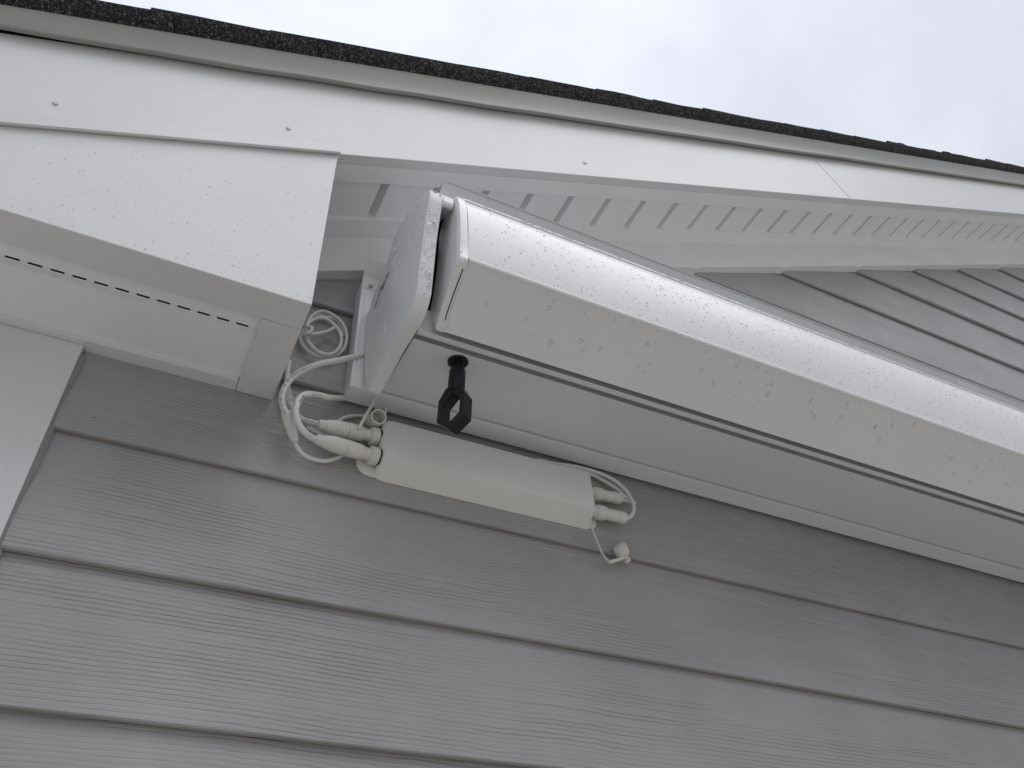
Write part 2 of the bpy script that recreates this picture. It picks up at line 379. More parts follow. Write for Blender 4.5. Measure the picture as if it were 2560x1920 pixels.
# vented panel: V grooves square to the fascia
g = G(); prof = [(.55, 1.0520)]
k = 0
while True:
    s = .780 + .1165 * (k - 1) + .00012 * max(k - 1, 0) ** 2
    if s > S1 - .1: break
    dd = .0150 if k < 18 or k % 3 == 0 else .006
    prof += [(s, 1.0520), (s + .0004, 1.0520 + .036), (s + .0150, 1.0520 + .036), (s + .0185, 1.0520)]
    k += 1
prof += [(S1, 1.0520)]
V = []; F = []
for (s, n) in prof: V += [rk(s, -.161, n), rk(s, -.0735, n)]
for i in range(len(prof) - 1): F.append((2 * i, 2 * i + 1, 2 * i + 3, 2 * i + 2))
V2 = len(V)
for (s, n) in (prof[0], prof[-1]): V += [rk(s, -.161, 1.075), rk(s, -.0735, 1.075)]
F += [(V2, V2 + 2, V2 + 3, V2 + 1)]
g.add(V, F)
# blocking that closes the groove ends
g.rprism([(-.1612, 1.090), (-.1612, 1.10), (-.0730, 1.10), (-.0730, 1.090)], .55, S1)
g.out('soffit_panel', SOFFIT, house)
for a, b in ((.55, 2.335), (2.3362, S1)):
    G().rprism([(-.0735, 1.0440), (-.0735, 1.100), (-.030, 1.100), (-.030, 1.0440)], a, b).out('soffit_edge_trim', SOFFIT, house, bevel=.0008)
fz = G().rprism([(-.030, .9555), (-.030, 1.0700), (.012, 1.0700), (.012, .9555)], .60, S1).out('frieze_board', FRIEZE, house, bevel=.0012)
# little wads of caulk where each lap meets the frieze
for z in LV:
    if z < 1.1: continue
    n_ = .9555; x_ = (CA * z - n_) / SA; s_ = CA * x_ + SA * z
    if s_ > S1 - .2: continue
    g = G()
    V = []; F = []
    for i, (ds, h) in enumerate(((-.03, .0), (-.018, .0016), (-.004, .0040), (.012, .0026), (.025, .0))):
        V += [rk(s_ + ds, -.0296, n_ + .003), rk(s_ + ds, -.0296, n_ - h), rk(s_ + ds, -.003, n_ - h - .001)]
    for i in range(4):
        for q in range(2): F.append((i * 3 + q, i * 3 + q + 1, i * 3 + q + 4, i * 3 + q + 3))
    g.add(V, F); g.out('caulk', FRIEZE, fz)

# ---- drip edge: thin bent metal, its lower hem wavering
def hem(s):
    p = [(-.75, 1.262), (.0, 1.2565), (.209, 1.2526), (.53, 1.2397), (.69, 1.2365), (.87, 1.2329), (1.49, 1.2298), (3.97, 1.2265), (5.6, 1.226)]
    for i in range(len(p) - 1):
        if p[i][0] <= s <= p[i + 1][0]:
            t = (s - p[i][0]) / (p[i + 1][0] - p[i][0]); v = p[i][1] + (p[i + 1][1] - p[i][1]) * t; break
    else: v = p[-1][1]
    return v + .0045 * noise.noise((s * 5.0, 3.1, 0)) * math.exp(-max(0, s - 1.0)) + .0008 * noise.noise((s * 9, 0, 4.0))
V = []; F = []; ns = 260
for i in range(ns + 1):
    s = S0 + (S1 - S0) * i / ns; h = hem(s); wv = .0012 * noise.noise((s * 3, 7, 0))
    pr = [(-.2225, 1.2960), (-.2392, 1.2982), (-.2402, 1.2970), (-.2368 + wv, 1.286), (-.2310 + wv, 1.270), (-.2272 + wv, (h + 1.270) / 2), (-.2262 + wv, h + .0060), (-.2345 + wv, h + .0030), (-.2362 + wv, h + .0004), (-.2342 + wv, h - .0010), (-.2255 + wv, h + .0030), (-.2252 + wv, 1.268), (-.2225, 1.2940)]
    V += [rk(s, y, n) for y, n in pr]
m_ = len(pr)
for i in range(ns):
    for j in range(m_ - 1): F.append((i * m_ + j, i * m_ + j + 1, (i + 1) * m_ + j + 1, (i + 1) * m_ + j))
mk('drip_edge', V, F, DRIP, house, auto=math.radians(38))

# ---- roof: deck, folded starter shingles over the rake, laminated courses above
roof = G().rprism([(-.2185, 1.262), (-.2185, 1.2975), (3.2, 1.2975), (3.2, 1.262)], S0, S1).out('roof', ASPHALT, house)
g = G(); js = [-.75, -.30, .10, .463, .72, .964, 1.23, 1.516, 1.69, 1.849, 2.03, 2.198, 2.34, 2.47, 2.623, 2.737, 2.88, 3.016, 3.2, 3.379, 3.55, 3.726, 3.9, 4.1, 4.3, 4.5, 4.7, 4.9, 5.1, 5.3, 5.6]
for i in range(len(js) - 1):
    a, b = js[i] + .0009, js[i + 1] - .0009
    oy = random.uniform(-.0012, .0012); on = random.uniform(-.0006, .0008); n_ = 8; V = []; F = []
    for k in range(n_ + 1):
        s = a + (b - a) * k / n_; q = .0008 * noise.noise((s * 14, i, 0))
        for y, n in ((-.2340, 1.2986), (-.2400 + oy, 1.2984 + on), (-.2520 + oy + q, 1.3040), (-.2600 + oy + q, 1.3125 + on), (-.2628 + oy + q, 1.3165), (-.2600, 1.3182), (-.2000, 1.3160), (-.2000, 1.2990)):
            V.append(rk(s, y, n))
    for k in range(n_):
        for j in range(8): F.append((k * 8 + j, k * 8 + (j + 1) % 8, k * 8 + 8 + (j + 1) % 8, k * 8 + 8 + j))
    F += [tuple(range(8)), tuple(range(n_ * 8 + 7, n_ * 8 - 1, -1))]
    g.add(V, F)
g.out('starter_shingle', SHINGLE, roof)
g = G(); st = [-.75, -.55, -.33, -.12, .09, .43, .63, .83, 1.042, 1.236, 1.443, 1.646, 1.852, 2.05, 2.241, 2.44, 2.644, 2.869, 3.03, 3.2, 3.369, 3.53, 3.698, 3.9, 4.1, 4.3, 4.5, 4.7, 4.9, 5.1, 5.3, 5.6]
big = {.43: .0062, 1.236: .0050, 1.443: .0040, 1.852: .0062, 2.241: .0068, 2.44: .0058, 2.644: .0062, 2.869: .0085, 3.369: .0050, 3.698: .0090}
for i in range(len(st) - 1):
    a, b = st[i], st[i + 1] + .03
    th = big.get(st[i], .0030); n_ = 14; V = []; F = []; ph = random.random() * 9
    for k in range(n_ + 1):
        t = k / n_; s = a + (b - a) * t
        top = 1.3185 + th * (1 - t) ** .8 + .0022 + .0007 * noise.noise((s * 22, ph, 0)) + .0004 * noise.noise((s * 90, ph, 2))
        yy = -.2625 + .0030 * noise.noise((s * 6, ph, 5))
        for y, n in ((yy + .002, 1.3170 if t < .9 else 1.3172), (yy, top - .0012), (yy + .0012, top), (3.2, top + .004), (3.2, 1.316)):
            V.append(rk(s, y, n))
    for k in range(n_):
        for j in range(5): F.append((k * 5 + j, k * 5 + (j + 1) % 5, k * 5 + 5 + (j + 1) % 5, k * 5 + 5 + j))
    F += [tuple(range(5)), tuple(range(n_ * 5 + 4, n_ * 5 - 1, -1))]
    g.add(V, F)
# a lifted, torn tab far up the slope
for (a, b, h) in ((2.868, 2.90, .0035), (2.95, 3.0, .0045), (3.30, 3.37, .0025)):
    g.prism([rk(a, -.262, 1.326), rk(a + .006, -.262, 1.328 + h), rk(b - .01, -.262, 1.3285 + h * .8), rk(b, -.262, 1.325)], [rk(a, -.20, 1.326), rk(a + .006, -.20, 1.328 + h), rk(b - .01, -.20, 1.3285 + h * .8), rk(b, -.20, 1.325)])
g.out('roof_shingles', ASPHALT, roof)

# ---- boxed eave return: white face under the rake fascia, vented underside
ZB = .8537; XE = .1235
def zr(x, n): return (n + SA * x) / CA
xl_ = (CA * ZB - 1.0425) / SA
g = G().prism([(xl_, -.2180, ZB), (XE, -.2180, ZB), (XE, -.2180, zr(XE, 1.0425)), ], [(xl_, -.1652, ZB), (XE, -.1652, ZB), (XE, -.1652, zr(XE, 1.0425))])
er = g.out('eave_return', WHITE, house, bevel=.0012)
er['label'] = 'smooth white boxed return below the rake fascia, beaded with rain'
G().box((XE - .012, -.1640, ZB + .0002), (XE - .0002, .012, zr(XE, 1.043) - .012)).out('side_panel', WHITE, er)
G().box((-1.0, -.2180, ZB), (xl_ - .0005, -.1652, ZB + .019)).out('front_trim', WHITE, er)
G().box((.0675, -.1645, ZB - .0008), (XE - .0008, -.0035, ZB + .018)).out('end_trim', WHITE, er, bevel=.0006)
G().box((-1.0, -.0262, ZB), (.0668, .012, ZB + .018)).out('wall_trim', WHITE, er, bevel=.0010)
# vented panel with a slot groove
g = G(); pr = [(-.1655, ZB + .0100), (-.1385, ZB + .0062), (-.1370, ZB + .0120), (-.1262, ZB + .0120), (-.1245, ZB + .0050), (-.0255, ZB + .0075), (-.0255, ZB + .0185), (-.1655, ZB + .0185)]
g.xprism(pr, -1.0, .0674)
vp = g.out('vented_panel', SOFFIT, er)
sl_ = []
x = .0382 - .02672 * 38
while x < .06:
    sl_.append(x); x += .02672
g = G()
for x in sl_:
    g.box((x, -.1335, ZB + .0112), (x + .0168, -.1300, ZB + .0130))
g.out('vent_slots', DARK, vp)
# thin metal flashing lapped over the joint of return and fascia
V = []; F = []; ns = 40; sA, sB = -.75, .669
for i in range(ns + 1):
    s = sA + (sB - sA) * i / ns; q = .0010 * noise.noise((s * 6, 2, 2))
    sh = -.0045 * (1 if i == ns else 0)
    pr = [(-.2196, 1.0690), (-.2206 + q * .4, 1.0688), (-.2214 + q, 1.0480), (-.2245 + q, 1.0432), (-.2262 + q, 1.0395), (-.2240 + q, 1.0380), (-.2186, 1.0410)]
    V += [rk(s + (sh if j < 2 else 0), y, n) for j, (y, n) in enumerate(pr)]
m_ = len(pr)
for i in range(ns):
    for j in range(m_): F.append((i * m_ + j, i * m_ + (j + 1) % m_, (i + 1) * m_ + (j + 1) % m_, (i + 1) * m_ + j))
F += [tuple(range(m_)), tuple(range(ns * m_ + m_ - 1, ns * m_ - 1, -1))]
mk('flashing', V, F, ALUF, er, auto=math.radians(30))

# ================================================================== the awning
aw = thing('retractable_awning', (2.3, -.05, .8835), 'closed white cassette awning beaded with rain, mounted on the grey siding under the gable', 'awning')
XA = 4.35
# wall channel
ch = G().xprism([(-.0115, .8835), (-.050, .8835), (-.050, 1.135), (-.0115, 1.135)], .230, XA).out('mounting_channel', ALU, aw, bevel=.0008)
G().prism([(.2301, -.0504, 1.118), (.2301, -.0520, 1.150), (.2320, -.0650, 1.186), (.2320, -.0635, 1.187), (.2301, -.0500, 1.151), (.2301, -.0490, 1.118)],
          [(.300, -.0504, 1.118), (.300, -.0520, 1.150), (.300, -.0650, 1.186), (.300, -.0635, 1.187), (.300, -.0500, 1.151), (.300, -.0490, 1.118)]).out('bracket_tab', IVORY, ch)
bc = Vector(PATHS['bolt'][0]); g = G()
lathe2(g, bc + Vector((0, .001, 0)), bc + Vector((0, -.006, 0)), [(0, .0052), (.35, .0052), (.36, .0040), (1, .0036)], 6)
g.out('bolt', STEEL, ch)
# cracked film / sealant line down the channel
g = G(); pts = [(.2365 + .0012 * noise.noise((z * 40, 0, 0)), -.0502, z) for z in [.93 + .01 * i for i in range(19)]]
tube(g, pts, .00035, 5); g.out('sealant_line', STEEL, ch)

# fixed cassette underside
prof = [(-.0540, .8868), (-.1975, .8702), (-.1992, .8696), (-.1990, .8706), (-.1860, .8745), (-.1860, .8920), (-.2083, .8920), (-.2083, .8706), (-.2090, .8697), (-.2182, .8697), (-.2186, .8706), (-.2120, .8740), (-.2120, .8960), (-.2120, .925), (-.0540, .925), (-.0540, .8890)]
g = G().xprism(prof, .280, XA); cas = g.out('cassette_floor', ALU, aw)
# hood sheet above the roller
prof = [(-.2712, 1.1440), (-.2722, 1.1438), (-.2760, 1.1560), (-.2818, 1.1702), (-.2836, 1.1710), (-.2842, 1.1726), (-.2832, 1.1740), (-.2812, 1.1746), (-.2700, 1.1768), (-.0502, 1.1850), (-.0502, 1.1826), (-.2690, 1.1744), (-.2795, 1.1718), (-.2745, 1.1560)]
hood = G().prism([(.2865 + max(0, z - 1.1438) * .12, y, z) for y, z in prof], [(XA, y, z) for y, z in prof]).out('hood_sheet', ALUF, aw)
G().box((.2895, -.0500, 1.1352), (XA, -.0120, 1.1848)).out('hood_rail', ALU, hood)
for (xa, xb) in ((.4264, .4619), (1.496, 1.566), (2.62, 2.70)):
    G().prism([(xa - .004, -.2722, 1.1450), (xb + .004, -.2722, 1.1450), (xb - .005, -.2802, 1.1665), (xa + .004, -.2802, 1.1665)],
              [(xa - .004, -.2732, 1.1446), (xb + .004, -.2732, 1.1446), (xb - .005, -.2812, 1.1661), (xa + .004, -.2812, 1.1661)]).out('hood_clip', ALUF, hood)
# front bar: bowed hood face, drip ridge, sloping underside
HF = [(-.3021, 1.0992), (-.3068, 1.0930), (-.3118, 1.0840), (-.3160, 1.0710), (-.3192, 1.0540), (-.3212, 1.0330), (-.3218, 1.0100), (-.3211, .9870), (-.3194, .9640), (-.3176, .9470), (-.3162, .9360)]
RB = [(-.3168, .9356), (-.3196, .9360), (-.3222, .9348), (-.3234, .9320), (-.3220, .9286), (-.3176, .9272)]
LP = [(-.3060, .9208), (-.2770, .9030), (-.2750, .9016), (-.2310, .8714), (-.2292, .8700)]
top = [(-.2960, 1.0950), (-.2975, 1.1000), (-.3000, 1.1030), (-.3035, 1.1042), (-.3062, 1.1030), (-.3066, 1.1005), (-.3048, 1.0985)]
prof = top + HF[1:] + RB + LP + [(-.2284, .8706), (-.2284, .8960), (-.2900, .9300), (-.2950, 1.0000)]
fb = mk('front_bar', [(x, y, z) for x in (.315, XA) for (y, z) in prof],
        [(i, (i + 1) % len(prof), len(prof) + (i + 1) % len(prof), len(prof) + i) for i in range(len(prof))], ALU, aw, auto=math.radians(28))
# little trim strip in the slot between bar and cassette
# front bar end cap
o = [(-.2960, 1.1030), (-.3000, 1.1062), (-.3040, 1.1050), (-.3090, 1.0950), (-.3130, 1.0860), (-.3165, 1.0710), (-.3190, 1.0540), (-.3206, 1.0330), (-.3212, 1.0100), (-.3210, .9870), (-.3200, .9640), (-.3192, .9440), (-.3206, .9380), (-.3212, .9320), (-.3190, .9258), (-.3080, .9190), (-.2760, .9020), (-.2520, .8850), (-.2390, .8720), (-.2292, .8680), (-.2286, .8930), (-.2045, .9010), (-.2060, .9180), (-.2222, .9536), (-.2340, .9967), (-.2395, 1.0450), (-.2414, 1.0774), (-.2520, 1.0960), (-.2720, 1.1030)]
cx = sum(p[0] for p in o) / len(o); cz = sum(p[1] for p in o) / len(o)
def inset(p, k): return ((p[0] if p[0] > -.265 and p[1] > .89 else -.262 + (p[0] + .262) * (1 - (1 - k) * 1.6)), cz + (p[1] - cz) * (1 - (1 - k) * .35))
rings = [(.3000, .88), (.3004, .94), (.3025, .985), (.3060, 1.0), (.3143, 1.0)]
V = []; F = []; n_ = len(o)
for x, k in rings: V += [(x, *inset(p, k)) for p in o]
for r in range(len(rings) - 1):
    for i in range(n_): F.append((r * n_ + i, r * n_ + (i + 1) % n_, (r + 1) * n_ + (i + 1) % n_, (r + 1) * n_ + i))
F += [tuple(range(n_)), tuple(range(len(rings) * n_ - 1, (len(rings) - 1) * n_ - 1, -1))]
fe = mk('front_bar_end_cap', V, F, ALU, fb, auto=math.radians(40))
# narrow black slot where the cap meets the sloping panel
pts_ = [(-.3110, .9208), (-.3080, .9190), (-.2760, .9020), (-.2520, .8850), (-.2440, .8775)]
g = G()
for (p, q) in zip(pts_[:-1], pts_[1:]):
    g.prism([(.3096, p[0], p[1] - .0005), (.3111, p[0], p[1] - .0005), (.3111, p[0], p[1] + .003), (.3096, p[0], p[1] + .003)],
            [(.3096, q[0], q[1] - .0005), (.3111, q[0], q[1] - .0005), (.3111, q[0], q[1] + .003), (.3096, q[0], q[1] + .003)])
g.out('slot', DARK, fe)
# end cap of the cassette
o = [(.2583, -.3050, 1.0900), (.2580, -.3030, 1.0970), (.2572, -.2900, 1.1060), (.2560, -.2602, 1.1229), (.2536, -.2111, 1.1525), (.2524, -.1871, 1.1530), (.2506, -.1540, 1.1464), (.2502, -.1444, 1.1389), (.2498, -.1360, 1.1180), (.2494, -.1240, 1.1040), (.2480, -.0999, 1.0911), (.2463, -.0690, 1.0800),
     (.2457, -.0540, 1.0518), (.2456, -.0525, 1.0203), (.2457, -.0530, .9599), (.2466, -.0680, .8960), (.2474, -.0870, .8490), (.2495, -.1250, .8545), (.2518, -.1756, .8615), (.2544, -.2285, .8621), (.2555, -.2500, .8655), (.2562, -.2620, .8770), (.2565, -.2700, .8928), (.2569, -.2775, .9482), (.2573, -.2840, 1.0), (.2577, -.2940, 1.0450), (.2581, -.3017, 1.0697)]
n_ = len(o); cy = sum(p[1] for p in o) / n_; cz = sum(p[2] for p in o) / n_
def cin(p, k, dx): return (p[0] + dx, cy + (p[1] - cy) * k, cz + (p[2] - cz) * k)
rings = [(.97, -.0002), (.985, 0), (.996, .0010), (1.0, .0028), (1.0, .0215), (.985, .0225), (.93, .0225)]
V = []; F = []
for k, dx in rings: V += [cin(p, k, dx) for p in o]
for r in range(len(rings) - 1):
    for i in range(n_): F.append((r * n_ + i, r * n_ + (i + 1) % n_, (r + 1) * n_ + (i + 1) % n_, (r + 1) * n_ + i))
F += [tuple(range(n_)), tuple(range(len(rings) * n_ - 1, (len(rings) - 1) * n_ - 1, -1))]
ec = mk('end_cap', V, F, ALU, aw, auto=math.radians(50))
# raised lens-shaped emboss marks on the side face
def capx(y): return .243 - .05 * y - .0004
for (y, z, a, b) in ((-.155, 1.085, .016, .034), (-.125, .93, .030, .024)):
    V = []; F = []; n2 = 28
    for k, h in ((1, -.0002), (.93, .0006), (.6, .0009)):
        for i in range(n2):
            q = 2 * math.pi * i / n2; yy = y + a * k * math.cos(q); V.append((capx(yy) - h, yy, z + b * k * math.sin(q)))
    for r in range(2):
        for i in range(n2): F.append((r * n2 + i, r * n2 + (i + 1) % n2, (r + 1) * n2 + (i + 1) % n2, (r + 1) * n2 + i))
    F.append(tuple(range(2 * n2, 3 * n2)))
    mk('embossed_disc', V, F, ALU, ec, smooth=True)
# shoulder that joins the end cap to the front bar above the gap
G().xprism([(-.3060, 1.0780), (-.3055, 1.0900), (-.3020, 1.0975), (-.2880, 1.1065), (-.2602, 1.1215), (-.2300, 1.1390), (-.2300, 1.1100), (-.2700, 1.0900), (-.3000, 1.0700), (-.3045, 1.0720)], .2795, .2985).out('shoulder', ALU, ec, bevel=.0018)
# added black backing that makes the gap beside the end cap dark
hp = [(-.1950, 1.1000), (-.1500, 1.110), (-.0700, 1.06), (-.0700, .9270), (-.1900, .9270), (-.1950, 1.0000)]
G().xprism(hp, .2790, .3000).out('gap_backing', DARK, aw)
G().xprism([(-.2700, 1.0830), (-.2620, 1.105), (-.2200, 1.125), (-.1500, 1.125), (-.0600, 1.10), (-.0600, .9300), (-.2180, .9300), (-.2400, .9420), (-.2600, .9900), (-.2680, 1.0400)], .3005, XA - .01).out('light_blocker', DARK, aw)  # added black block, stops light from above leaking into the gaps

# sticker print on the end cap: a plain word, underline strokes and a small fish tail
def capmap(u, v):          # u along the writing, v across it
    p0 = Vector((0, -.0985, 1.0470)); du = Vector((0, -.0640, .0130)); dv = Vector((0, -.010, .0290))
    q = p0 + du * u + dv * v; return (capx(q.y) - .0007, q.y, q.z)
def strokes(g, segs, wd):
    for pts in segs:
        tube(g, [capmap(*p) for p in pts], wd, 4)
def text_mesh(body, size=1.0):
    cu = bpy.data.curves.new('t', 'FONT'); cu.body = body; cu.size = size; cu.resolution_u = 2
    to = bpy.data.objects.new('t', cu); C.objects.link(to)
    dg = bpy.context.evaluated_depsgraph_get(); me = to.evaluated_get(dg).to_mesh()
    v = [tuple(q.co) for q in me.vertices]; f = [tuple(p.vertices) for p in me.polygons]
    bpy.data.objects.remove(to); return v, f
g = G()
tv, tf = text_mesh('Opal', 1.0)
mxx = max(q[0] for q in tv)
g.add([capmap(q[0] / mxx * .42, .02 + q[1] * .75 + q[0] * .05) for q in tv], tf)
tv, tf = text_mesh('LIFE', 1.0); mxx = max(q[0] for q in tv)
g.add([capmap(.50 + q[0] / mxx * .44, .22 + q[1] * .62) for q in tv], tf)
strokes(g, [[(.50, 1.0), (.75, .98), (1.02, 1.0)], [(.30, .05), (.60, .12), (.98, .10)]], .0004)
g.prism([capmap(.28, .02), capmap(.42, .10), capmap(.44, -.02), capmap(.30, -.10)], [capmap(.28, .03), capmap(.42, .11), capmap(.44, -.01), capmap(.30, -.09)])
g.prism([capmap(-.12, -.45), capmap(.0, -.22), capmap(.12, -.02), capmap(.16, -.12), capmap(.03, -.32), capmap(.02, -.48)], [capmap(-.12, -.44), capmap(.0, -.21), capmap(.12, -.01), capmap(.16, -.11), capmap(.03, -.31), capmap(.02, -.47)])
lg = g.out('logo_sticker', INKB, ec)
lg['label'] = 'small dark blue printed logo on the side of the end cap'

# crank eye hanging from the cassette floor
ek = Vector((.360, -.178, .8712))
g = G(); fl = []
lathe2(g, ek + Vector((0, 0, .002)), ek + Vector((0, 0, -.0025)), [(0, .0160), (.7, .0160), (1, .0146)], 28)
eye = g.out('crank_eye', BLACK, aw)
eye['label'] = 'black plastic crank eye hanging below the cassette'
d = Vector((-.02, .10, -1)).normalized()
g = G(); a0 = ek + Vector((0, 0, -.002)); lathe2(g, a0, a0 + d * .016, [(0, .0052), (1, .0052)], 14)
lathe2(g, a0 + d * .010, a0 + d * .058, [(0, .0080), (.06, .0112), (.16, .0126), (.9, .0130), (1, .0124)], 22)
g.out('shaft', BLACK, eye, auto=math.radians(35))
wv = Vector((.56, -.83, 0)); wv = (wv - d * wv.dot(d)).normalized(); nv = d.cross(wv).normalized()
oc = [(-.0115, .000), (-.0232, .020), (-.0232, .058), (-.0025, .0740), (.0025, .0740), (.0232, .058), (.0232, .020), (.0115, .000)]
ic = [(-.0010, .0125), (-.0145, .0270), (-.0145, .0520), (-.0010, .0625), (.0010, .0625), (.0145, .0520), (.0145, .0270), (.0010, .0125)]
base = a0 + d * .052; V = []; F = []; n_ = len(oc); hd = .0105
for sgn in (-1, 1):
    for ring, ins in ((oc, 0), (ic, 0)):
        for (u, v) in ring: V.append(base + wv * u + d * v + nv * hd * sgn)
for i in range(n_):
    j = (i + 1) % n_
    F += [(i, j, n_ + j, n_ + i), (2 * n_ + i, 3 * n_ + i, 3 * n_ + j, 2 * n_ + j), (i, 2 * n_ + i, 2 * n_ + j, j), (n_ + i, n_ + j, 3 * n_ + j, 3 * n_ + i)]
mk('ring', V, F, BLACK, eye, bevel=.0030, seg=3)

# ================================================================== control box on the wall
bx = thing('control_box', (.485, -.012, .7525), 'long ivory control box with cable sockets at both ends, on the siding under the awning', 'control box')
sec = [(-.0075, .7462), (-.0100, .7452), (-.0388, .7676), (-.0410, .7696), (-.0420, .7726), (-.0392, .8405), (-.0372, .8450), (-.0335, .8465), (-.0075, .8480)]
V = []; F = []; n_ = len(sec)
cy, cz = -.012, .80
for x, k in ((.2925, .72), (.2935, .80), (.2975, .90), (.3030, .97), (.3090, 1.0), (.6640, 1.0), (.6690, .985), (.6715, .95), (.6722, .88)):
    V += [(x, cy + (y - cy) * k, cz + (z - cz) * (1 - (1 - k) * .35)) for y, z in sec]
for r in range(8):
    for i in range(n_): F.append((r * n_ + i, r * n_ + (i + 1) % n_, (r + 1) * n_ + (i + 1) % n_, (r + 1) * n_ + i))
F += [tuple(range(n_)), tuple(range(9 * n_ - 1, 8 * n_ - 1, -1))]
hs = mk('housing', V, F, IVORY, bx, auto=math.radians(42))
# mounting ears flat to the wall
for (xa, xb) in ((.262, .312), (.664, .688)):
    sgn = 1 if xa < .5 else -1; xo = xa if sgn > 0 else xb; xi = xb if sgn > 0 else xa; rr = .022 if sgn > 0 else .012
    pts = [(xi, .7480)]
    for i in range(9):
        q = math.pi / 2 * i / 8; pts.append((xo + sgn * rr * (1 - math.sin(q)), .7480 + rr * (1 - math.cos(q))))
    pts += [(xo, .800), (xi, .800)]
    G().prism([(x, -.0128, z) for x, z in pts], [(x, -.0092, z) for x, z in pts]).out('mounting_ear', IVORY, bx, bevel=.0006)
# bare sockets the plugs screw to
def P2(k): return Vector(PATHS[k][0]), Vector(PATHS[k][-1])
for k in ('c1', 'c2'):
    a, b = P2(k); dd = (b - a).normalized(); g = G(); lathe2(g, b + dd * .001, b + dd * .016, [(0, .0118), (1, .0118)], 24); so_ = g.out('socket', PLUG, bx); g = G(); lathe2(g, b - dd * .0005, b + dd * .0025, [(0, .0136), (1, .0136)], 24); g.out('shadow_ring', BLACK, so_)  # black ring stands in for the shadow between collar and box
for k in ('ra', 'rb'):
    a, b = P2(k); dd = (b - a).normalized(); g = G(); lathe2(g, a - dd * .012, a + dd * .004, [(0, .0105), (1, .0105)], 22); g.out('socket', PLUG, bx)

# ---- cables
def cable(name, key, r, label, extra=None):
    sp = smooth_path(PATHS[key], 6); g = G(); tube(g, sp, r, 14)
    return sp, g
ACOLLAR = [(0, .0066), (.04, .0072), (.12, .0078), (.125, .0088), (.20, .0100), (.26, .0112), (.46, .0115), (.475, .0105), (.48, .0105), (.49, .0118), (.72, .0108), (.725, .0098), (.75, .0098), (.755, .0088), (.86, .0088), (.865, .0120), (.87, .0128), (.985, .0130), (1, .0118)]
def ribs(g, a, b, r, n=8, r0=.86, r1=.98):
    a = Vector(a); b = Vector(b); d_ = (b - a).normalized(); u = d_.orthogonal().normalized(); w_ = d_.cross(u)
    for k in range(n):
        q = 2 * math.pi * k / n; c = (u * math.cos(q) + w_ * math.sin(q))
        t_ = d_.cross(c)
        A = a.lerp(b, r0) + c * r; B = a.lerp(b, r1) + c * r
        g.prism([A - t_ * .0008 - c * .001, A + t_ * .0008 - c * .001, A + t_ * .0005 + c * .0006, A - t_ * .0005 + c * .0006],
                [B - t_ * .0008 - c * .001, B + t_ * .0008 - c * .001, B + t_ * .0005 + c * .0006, B - t_ * .0005 + c * .0006])

# power cable: from awning, round the loop into the moulded joint
sp, g = cable('power_cable', 'power', .0050, '')
pc = tag(g.out('power_cable', CABLE, smooth=True), 'thick printed white cable arching from the awning end to its moulded joint', 'cable', 'white cables at the left end of the control box')
jp = [Vector(p) for p in smooth_path(PATHS['joint'], 4)]; n_ = len(jp)
rr = []
for i in range(n_):
    t = i / (n_ - 1)
    rr.append(.0082 + .0012 * math.sin(t * 3) if t < .38 else (.0092 if t < .42 else (.0078 if t < .60 else .0078 - .0030 * (t - .6) / .4)))
g = G(); tube(g, jp, rr, 18); g.out('cable_joint', PLUG, pc, auto=math.radians(50))
for t in (.80, .87, .94):
    g = G(); c = jp[int(t * (n_ - 1))]; d_ = (jp[-1] - jp[-4]).normalized(); lathe2(g, c - d_ * .0012, c + d_ * .0012, [(0, .0058), (.5, .0064), (1, .0058)], 16); g.out('relief_ring', PLUG, pc)
g = G(); tube(g, smooth_path(PATHS['tail'], 6), .0033, 12); g.out('thin_lead', CABLE, pc, smooth=True)
# printing on the power cable
def print_on(path, r, text, size, t0, parent, flip=False, facing=None, ang=0.0):
    L = [0]
    for i in range(1, len(path)): L.append(L[-1] + (path[i] - path[i - 1]).length)
    tv, tf = text_mesh(text, size); cv = Vector((0, -1, 0)); V = []
    for (x, y, _) in tv:
        s = t0 + x if not flip else t0 - x
        s = min(max(s, 0), L[-1] - 1e-5)
        i = max(k for k in range(len(L)) if L[k] <= s); i = min(i, len(path) - 2)
        p = path[i].lerp(path[i + 1], (s - L[i]) / (L[i + 1] - L[i])); t = (path[i + 1] - path[i]).normalized()
        view = (Vector((0, -1, 0)) - p).normalized(); nrm = (view - t * view.dot(t)).normalized(); side = t.cross(nrm) * (1 if flip else -1)
        a = (y - size * .35) / r + ang
        V.append(p + (nrm * math.cos(a) + side * math.sin(a)) * (r + .00012))
    mk('printing', V, tf, INK, parent)
rev = list(reversed(sp))
print_on(rev, .0050, 'ALLC  LL112007  VW-1  300V  105°C  2X0.824mm²(18AWG)  LF', .0042, .003, pc, ang=.35)

# motor cable: from behind the channel into the lower plug
spm = smooth_path([(.254, -.0055, .912), (.2345, -.0060, .8945)] + PATHS['motor'][2:], 6); g = G(); tube(g, spm, .0050, 14)
mc = tag(g.out('motor_cable', CABLE, smooth=True), 'white cable with a wrapped paper label, looping from the channel corner to the lower plug', 'cable', 'white cables at the left end of the control box')
g = G(); tube(g, spm[24:45], .00525, 18); lb = g.out('wire_label', LABELP, mc, smooth=True)
def arc(path, i0, i1): return path[i0:i1]
print_on(list(reversed(spm[24:45])), .0053, 'RoHS C.', .0052, .016, lb, ang=-.55)
print_on(list(reversed(spm[24:45])), .0053, '18AWG', .0040, .004, lb, ang=.75)
print_on(list(reversed(spm[24:45])), .0053, 'RU', .0085, .031, lb, ang=-.55)
a, b = P2('c1'); g = G(); lathe2(g, a, b, [(t_, r_ * 1.10) for t_, r_ in ACOLLAR], 28); ribs(g, a, b, .0141, 7); pl = g.out('plug', PLUG, mc, auto=math.radians(32))
